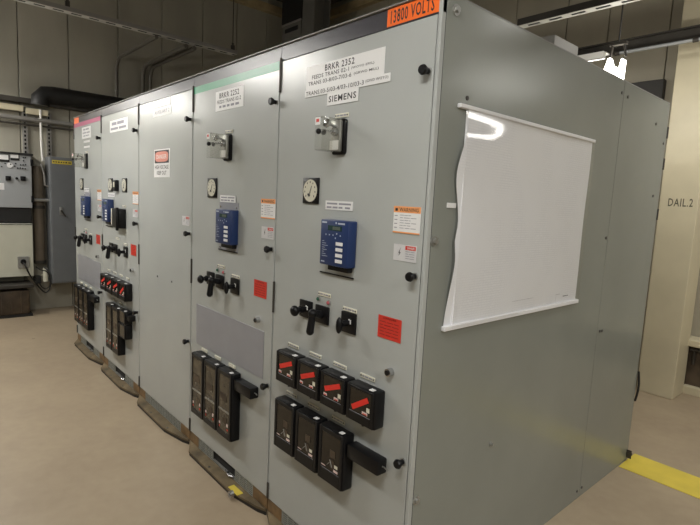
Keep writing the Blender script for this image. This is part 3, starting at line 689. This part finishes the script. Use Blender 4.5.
# control panel
cp = empty('control_panel', (-6.42, -.55, 1.33), 'light grey wall control panel with gauges and knobs at far left', 'control panel')
MB().box(.0, .22, -.55, .44, 0, .65, .004, 1).build('enclosure', PANELG, cp)
MB().box(.0, .235, -.55, .46, .635, .66).build('top_edge', BLACKM, cp)
def cpface(u, v): return (-.424 + u * .0101) + .55, (1.981 - (v - 152 - u * .1) * .0122) - 1.33
for u0, u1 in ((-12, 9), (10, 19)):
    y0, z0 = cpface(u0, 158); y1, z1 = cpface(u1, 155)
    MB().box(.22, .226, y0, y1, z0 - .025, z1, .001, 1).build('display_bezel', BLACKM, cp)
    MB().box(.226, .228, y0, y1 - .01, z0 + .003, z1 - .003).build('display', WHITE, cp)
for u, v, s in ((7, 177.5, .027), (22, 178.5, .027), (-14, 177, .027)):
    y, z = cpface(u, v); MB().box(.22, .24, y - s, y + s, z - s, z + s, .003).build('push_switch', BLACK, cp, True)
y, z = cpface(15.5, 178); MB().cyl((.22, y, z), (.245, y, z), .014, n=12).build('knob', BLACK, cp, True)
for u, v in ((4.5, 163), (10, 164), (15, 163.5), (14, 166), (17, 168), (20, 165), (22.5, 165), (25, 165), (19.5, 168), (22, 168.5), (24.5, 169), (23, 158), (25, 158), (23, 161), (1, 166)):
    y, z = cpface(u, v); MB().cyl((.22, y, z), (.23, y, z), .008, n=8).build('pilot_light', BLACK, cp)
y, z = cpface(9, 165); MB().cyl((.22, y, z), (.228, y, z), .03, n=20).build('dial', WHITE, cp)
y0, z0 = cpface(-2, 188); y1, z1 = cpface(3, 182); MB().box(.22, .222, y0, y1, z0, z1).build('label_card', WHITE, cp)
for v in (163, 199.5):
    y, z = cpface(30, v); MB().box(.20, .235, y - .0, y + .03, z - .04, z + .04, .004).build('latch', BLACK, cp)
# cream cabinet below
cc = empty('cream_cabinet', (-6.42, -.55, .48), 'cream cabinet door under control panel at far left', 'cabinet')
MB().box(.0, .22, -.55, .435, 0, .655, .004, 1).build('cabinet_body', CREAMC, cc)
MB().box(.22, .223, -.55, .430, .640, .65).build('top_edge', DARKST, cc)
pb = MB().box(.22, .25, .265, .385, .11, .25, .004, 1).build('outlet_box', STEEL, cc)
MB().cyl((.25, .32, .19), (.28, .32, .19), .03, n=14).build('plug', BLACK, pb, True)
def smooth(pts, n=6):
    P_ = [Vector(p) for p in pts]; P_ = [P_[0]] + P_ + [P_[-1]]; out = []
    for k in range(1, len(P_) - 2):
        a, b, c, d = P_[k - 1:k + 3]
        for q in range(n):
            t = q / n; out.append(.5 * ((2 * b) + (c - a) * t + (2 * a - 5 * b + 4 * c - d) * t * t + (3 * b - a - 3 * c + d) * t ** 3))
    return out + [P_[-2]]
tag(MB().tube(smooth([(-6.125, -.235, .665), (-6.09, -.21, .60), (-6.10, -.17, .50), (-6.12, -.11, .40), (-6.13, -.05, .31), (-6.13, .0, .27), (-6.13, .045, .33), (-6.13, .055, .45), (-6.16, .03, .55), (-6.2, -.0, .58)]), .009, 8).build('cable', CABLE, None, True), 'black cable looping down from plug on the cream cabinet', 'cable')
tag(MB().tube(smooth([(-6.17, -.10, .60), (-6.16, -.05, .56), (-6.17, .02, .53), (-6.17, .06, .44), (-6.17, .05, .35), (-6.17, .0, .31), (-6.18, -.05, .36), (-6.19, -.06, .44)]), .007, 8).build('cable', CABLE, None, True), 'thinner black cable curled around the small pale fitting', 'cable')
tag(MB().box(-6.30, -6.19, -.10, -.035, .38, .47, .004, 1).box(-6.42, -6.30, -.09, -.05, .40, .44).build('small_box', BLACKM), 'small black box behind cables below cream cabinet corner', 'junction box')
tag(MB().cyl((-6.22, .015, .40), (-6.22, .015, .57), .032, .026, n=14).cyl((-6.42, .015, .45), (-6.22, .015, .45), .012, n=8).build('pale_fitting', CREAM, None, True), 'small pale fitting hanging among cables beside the riser pipe', 'fitting')
tag(MB().box(-6.40, -6.22, -1.1, -.12, 1.15, 1.32).build('wire_trough', BLACKM), 'black recess box between control panel and cream cabinet', 'wire trough')
tr = empty('transformer', (-6.22, -.60, 0), 'dark brown finned unit standing on floor at far left', 'transformer')
MB().box(-.18, .14, -.5, .42, .02, .33, .03).build('tank', BROWN, tr, True)
fb = MB()
for k in range(9): fb.box(.14, .165, -.48 + k * .1, -.47 + k * .1, .05, .31)
fb.build('fins', BROWN, tr); MB().box(-.18, .18, -.5, .46, .36, .40, .004, 1).build('top_bar', DARKST, tr); MB().box(-.19, .16, -.5, .44, 0, .03).build('base', BLACKM, tr)
lb = MB()
for k in range(6): lb.cyl((.05, -.4 + k * .15, .33), (.05, -.4 + k * .15, .365), .012, n=8)
lb.build('post', DARKST, tr)
# locker
lk = empty('locker', (-6.41, .335, .375), 'slate grey tall locker hung on left wall with yellow label', 'locker')
MB().box(.0, .27, -.262, .27, 0, 1.60, .005, 1).build('locker_body', LOCKER, lk)
MB().box(.27, .276, -.25, .26, .02, 1.585, .003, 1).build('locker_door', LOCKER, lk)
yl = MB().box(.277, .279, -.235, -.015, 1.515, 1.56).build('yellow_label', YELLOW, lk)
lettering(words(-.225, -.025, 1.53, 1.545, 7, 4), .2795, INK, yl, axis='side')
hd = MB().box(.277, .285, -.165, -.125, .88, .98, .003).build('handle', STEEL, lk, True); MB().cyl((.285, -.145, .93), (.31, -.145, .93), .012, n=10).cyl((.305, -.145, .93), (.305, -.10, .86), .009, n=8).build('lever', DARKST, hd, True)
# vertical pipe, conduits, perforated angles
vp = empty('riser_pipe', (-6.34, -.02, 0.62), 'thick brown vertical riser pipe between cream cabinet and slate locker', 'pipe')
MB().cyl((0, 0, 0), (0, 0, 1.23), .062, n=24).build('pipe', mat('brown_pipe', (.15, .12, .085), .5, noise=.2), vp, True)
for z in (.0, .70): MB().cyl((0, 0, z), (0, 0, z + .04), .07, n=24).build('collar', DARKST, vp, True)
wc = tag(MB().tube([(-6.33, .025, 2.55), (-6.33, .025, 2.3), (-6.33, .03, 2.0), (-6.31, .035, 1.92)], .014, 10).build('conduit', mat('white_conduit', (.75, .74, .70), .4), None, True), 'white vertical conduit dropping on the wall beside the locker', 'conduit')
tag(MB().tube([(-6.25, .0, 1.88), (-6.23, .03, 1.75), (-6.23, .035, 1.62), (-6.23, .071, 1.60)], .011, 10).build('conduit', PIPE, None, True), 'grey bent conduit entering side of the slate locker', 'conduit')
tag(MB().cyl((-6.24, -.107, 1.43), (-6.24, .071, 1.43), .02, n=12).build('pipe_stub', STEEL, None, True), 'short horizontal pipe joining control panel and locker', 'pipe')
def perforated(y, z0, z1, label):
    o = empty('perforated_strut', (XL, y, z0), label, 'strut')
    mb = MB(); mb.box(0, .04, -.026, -.012, 0, z1 - z0).box(0, .04, .012, .026, 0, z1 - z0); z = 0
    while z < z1 - z0 - .02: mb.box(.036, .04, -.012, .012, z, z + .022); z += .05
    mb.build('rails', PIPE, o); MB().box(.002, .01, -.012, .012, 0, z1 - z0).build('slot_back', SEAM, o)
perforated(-.135, 1.98, 2.52, 'perforated wall strut rising above the control panel'); perforated(.125, 1.98, 2.52, 'perforated wall strut rising above the slate locker')
tag(MB().cyl((-6.33, -3.0, 2.415), (-6.33, 2.5, 2.415), .026, n=14).build('pipe', PIPE, None, True), 'grey horizontal pipe crossing the left wall above the locker', 'pipe')
tag(MB().cyl((-6.345, -3.0, 2.35), (-6.345, 2.0, 2.35), .012, n=10).build('pipe', DARKST, None, True), 'thin dark pipe under the grey horizontal pipe', 'pipe')
tag(MB().box(-6.40, -6.33, -3, -.155, 2.50, 2.57, .003, 1).build('cable_trough', COLM), 'cream cable trough along left wall above the control panel', 'cable trough')
tag(MB().box(-6.40, -6.33, -.13, .11, 2.48, 2.55, .003, 1).build('cable_trough', COLM), 'short cream cable trough between the two perforated struts', 'cable trough')
tag(MB().box(-6.40, -6.28, -3, 2.2, 2.60, 2.66, .003, 1).build('wall_beam', DARKST), 'dark horizontal rail on left wall under the black duct', 'rail')
dd = empty('black_duct', (-6.2, .0, 2.70), 'big black round duct lying along the left wall', 'duct')
MB().tube([(0, .0, -.12), (0, .005, -.03), (0, .05, .02), (0, .14, .03), (0, 1.6, .03)], .10, 20).build('duct', BLACKM, dd, True)
CONDK = mat('dim_conduit', (.13, .12, .10), .4, metal=.2)
def bend(y, z1, x1, r, label, z0=2.67):
    pts = [(-6.34, y, z0), (-6.34, y, z1 - .18)] + [(-6.34 + .18 * (1 - math.cos(a)), y, z1 - .18 + .18 * math.sin(a)) for a in [k * math.pi / 12 for k in range(1, 7)]] + [(x1, y, z1)]
    return tag(MB().tube(pts, r, 12).build('bent_conduit', CONDK, None, True), label, 'conduit')
bend(.93, 3.35, -4.9, .022, 'thin grey conduit bending off wall, leftmost of three bent conduits')
bend(1.28, 3.33, -4.9, .028, 'grey conduit bending off wall, middle of three bent conduits')
bend(1.38, 3.33, -4.9, .028, 'grey conduit bending off wall, rightmost of three bent conduits')
# corner steel
cs = empty('corner_column', (-5.265, 3.45, 0), 'grey steel column far behind the cubicles, near the back corner', 'column')
STEELD = mat('dull_grey_steel', (.16, .155, .14), .5)
MB().box(-.145, .145, -.15, -.13, 0, ZC).box(-.145, .145, .13, .15, 0, ZC).box(-.01, .01, -.13, .13, 0, ZC).build('steel_section', STEELD, cs)
uh = empty('unit_heater', (-5.70, 3.45, 3.94), 'dark hung box with grey slotted lower face beside the far steel column', 'heater')
MB().box(-.27, .26, -.15, .15, .36, .90, .006, 1).build('upper_case', BLACKM, uh)
lw = MB().box(-.24, .26, -.15, .15, .0, .355, .004, 1).build('lower_case', STEELD, uh)
MB().box(-.16, .18, -.156, -.15, .22, .28).build('slot', SEAM, lw)
MB().box(-.25, .27, -.16, -.15, .335, .36).build('edge_trim', PIPE, lw)
